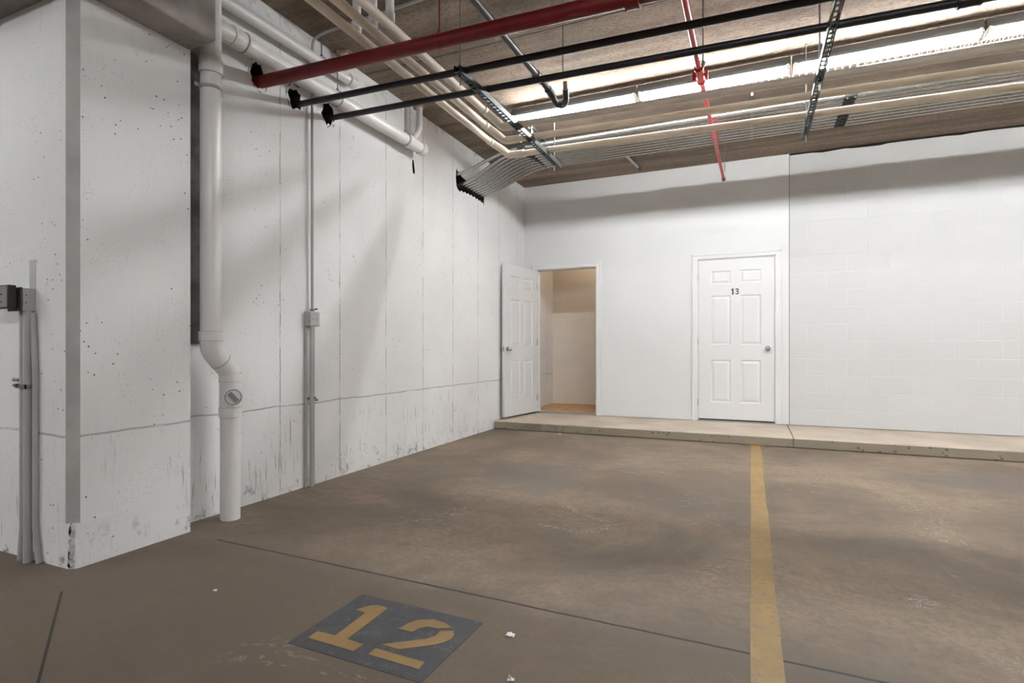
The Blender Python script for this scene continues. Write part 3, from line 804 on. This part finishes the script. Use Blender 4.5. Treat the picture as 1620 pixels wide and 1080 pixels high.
# outlet box with conduits on left wall
OY = 3.145
o = thing('wall_outlet', 'grey outlet box on conduits, on the left wall right of the drain stack', 'outlet', (.03, OY, 1.25))
b = BM(); box(b, .0, .052, OY - .052, OY + .05, 1.195, 1.305); part('outlet_box', b, 'boxg', o, .003)
b = BM(); box(b, .0525, .056, OY - .048, OY + .046, 1.20, 1.30); fp = part('cover_plate', b, 'cond', o, .002)
for q in (-.019, .019):
    b = BM(); tube(b, [(.056, OY + q, 1.25), (.0575, OY + q, 1.25)], .0155, 16); part('socket', b, 'boxg', o)
    b = BM()
    for s in (-.006, .006): box(b, .0573, .0582, OY + q + s - .0015, OY + q + s + .0015, 1.246, 1.256)
    tube(b, [(.0573, OY + q, 1.240), (.0582, OY + q, 1.240)], .003, 8); part('socket_slots', b, 'ink', o)
b = BM(); tube(b, [(.028, OY, 1.305), (.028, OY, 3.22), (.03, OY, 3.345), (.16, OY - .005, 3.362), (1.4, OY - .06, 3.362)], .0105, 12, rad=.12, seg=8); part('riser_conduit', b, 'cond', o)
b = BM(); tube(b, [(.034, OY - .012, 0.001), (.034, OY - .012, 1.195)], .0140, 16); part('feed_conduit', b, 'cond', o)
b = BM(); tube(b, [(.016, OY + .024, 0.001), (.016, OY + .024, 1.195)], .0105, 14); part('feed_conduit', b, 'cond', o)
b = BM(); tube(b, [(.014, OY - .05, 0.001), (.014, OY - .046, 1.19)], .0085, 14); part('feed_conduit', b, 'cond', o)
b = BM(); box(b, 0, .030, OY - .034, OY + .012, .652, .664); tube(b, [(.005, OY + .055, .640), (.03, OY + .055, .640)], .007, 8); box(b, 0, .008, OY + .01, OY + .065, .632, .650)
tube(b, [(.0, OY + .02, .66), (.045, OY + .02, .66)], .006, 8); part('conduit_strap', b, 'rod', o)
b = BM(); tube(b, [(.028, OY, 1.30), (.028, OY, 1.325)], .017, 14); tube(b, [(.02, OY + .03, 1.325), (.05, OY + .03, 1.325)], .006, 8); part('connector', b, 'rod', o)

# electrical boxes on near wall
BX = -.143
o = thing('junction_box', 'grey junction box with a black outlet unit, on conduits at the far left edge', 'junction box', (BX, PY, 1.26))
b = BM(); box(b, BX - .115, BX, PY - .052, PY, 1.21, 1.318); part('box_body', b, 'boxg', o, .003)
b = BM(); box(b, BX - .10, BX - .03, PY - .0725, PY - .06, 1.23, 1.30); box(b, BX - .118, BX - .003, PY - .060, PY - .0525, 1.207, 1.321); part('cover_plate', b, 'steel', o, .001)
b = BM(); box(b, BX - .19, BX - .012, PY - .104, PY - .0725, 1.218, 1.328); bx_ = part('outlet_unit', b, 'boxb', o, .002)
b = BM(); box(b, BX - .185, BX - .016, PY - .107, PY - .1042, 1.224, 1.322); part('unit_face', b, 'boxp', o)
b = BM()
for q in range(6):
    box(b, BX - .175 + (q % 3) * .05, BX - .160 + (q % 3) * .05, PY - .1085, PY - .107, 1.245 + (q // 3) * .035, 1.253 + (q // 3) * .035)
part('unit_slots', b, 'ink', o)
b = BM()
for zq in (1.248, 1.285): tube(b, [(BX, PY - .040, zq), (BX + .0015, PY - .040, zq)], .003, 8)
part('screw_holes', b, 'ink', o)
for (xx, yy, r) in ((BX - .012, PY - .028, .0185), (BX - .062, PY - .026, .0125), (BX + .024, PY - .014, .0125)):
    b = BM(); tube(b, [(xx + (.0 if r > .015 else -.02 if xx < BX - .03 else .03), yy, 0.001), (xx, yy, .17), (xx, yy, 1.21 if xx < BX else .92), ] + ([] if xx < BX else [(xx - .02, yy, 1.20)]), r, 16); part('feed_conduit', b, 'cond', o)
b = BM(); box(b, BX - .075, BX + .012, PY - .05, PY - .044, .838, .856); tube(b, [(BX - .09, PY - .03, .852), (BX - .06, PY - .06, .852)], .007, 8); tube(b, [(BX - .13, PY - .03, .876), (BX - .075, PY - .03, .876)], .008, 8)
box(b, BX + .006, BX + .012, PY - .05, PY, .838, .856); part('conduit_strap', b, 'rod', o)
b = BM(); box(b, BX - .055, BX - .002, PY - .0015, PY, 1.318, 1.46); part('bare_patch', b, 'strip', o)

# ------------------------------------------------------------------ strip lights
LY, LZ = 4.865, 3.237
def fixture():
    o = thing('strip_light', '', 'light fixture', (0, 0, 0), 'row of wire guarded strip lights')
    L = 1.20
    b = BM(); prism(b, [(-.052, .024), (-.054, .030), (-.050, .060), (-.034, .100), (.034, .100), (.050, .060), (.054, .030), (.052, .024)], 'x', .004, L)
    obj('housing', b, 'housing', o)
    b = BM(); prism(b, [(-.051, .0235), (-.014, .012), (.014, .012), (.051, .0235)], 'x', .006, L - .002); obj('reflector', b, 'white', o)
    for s in (-1, 1):
        b = BM(); tube(b, [(.035, s * .046, .004), (L - .03, s * .046, .004)], .0125, 12); obj('fluorescent_tube', b, 'tube', o)
    for xx in (.022, L - .018):
        b = BM(); box(b, xx - .010, xx + .008, -.060, .060, -.012, .034); obj('lamp_holder', b, 'white', o, .003)
    b = BM(); prof = [(-.058, .022), (-.066, .0), (-.060, -.035), (-.03, -.050), (.03, -.050), (.060, -.035), (.066, 0), (.058, .022)]
    for p in prof[1:-1]: tube(b, [(.01, *p), (L - .006, *p)], .0012, 5)
    n = 24
    for k in range(n + 1):
        xx = .01 + (L - .016) * k / n
        tube(b, [(xx, *p) for p in prof], .0012, 5)
    obj('wire_guard', b, 'white', o)
    for xx in (.25, L - .25):
        b = BM(); tube(b, [(xx, 0, .099), (xx, 0, CEIL - LZ)], .004, 6); obj('hanger_rod', b, 'rod', o)
    return o
proto = fixture()
ords = ['first', 'second', 'third', 'fourth', 'fifth', 'sixth', 'seventh', 'eighth', 'ninth', 'tenth']
k = 0
for i in range(8):
    o = proto if i == 0 else copy_tree(proto)
    o.location = (.914 + 1.209 * i, LY, LZ)
    o['label'] = 'lit strip light with wire guard, %s from the left wall' % ords[i]
for i, (x, y, rz) in enumerate(((-3.1, -.15, 0), *[(-6.2 + 1.209 * q, -2.6, 0) for q in range(4)], *[(2.2 + 1.209 * q, -1.8, 0) for q in range(4)])):
    o = copy_tree(proto); o.location = (x, y, LZ); o['group'] = 'strip lights over the driving aisle'
    o['label'] = 'lit strip light over the driving aisle, number %s from its left end' % ords[i]

# bare bulb inside the closet, above the door head
o = thing('closet_bulb', 'bare warm bulb on the closet ceiling behind the open door', 'light bulb', (.95, 8.15, 2.75))
b = BM(); tube(b, [(.95, 8.15, 2.75), (.95, 8.15, 2.70)], [.045, .03], 20); part('lamp_base', b, 'white', o)
bm_ = bpy.data.materials.new('warm bulb'); bm_.use_nodes = True
bm_.node_tree.nodes['Principled BSDF'].inputs['Emission Color'].default_value = (1, .80, .58, 1)
bm_.node_tree.nodes['Principled BSDF'].inputs['Emission Strength'].default_value = 42
M['bulb'] = bm_
b = BM(); tube(b, [(.95, 8.15, z) for z in (2.70, 2.68, 2.66, 2.64, 2.62, 2.608)], [.014, .022, .029, .030, .022, .005], 20); part('glass_bulb', b, 'bulb', o)
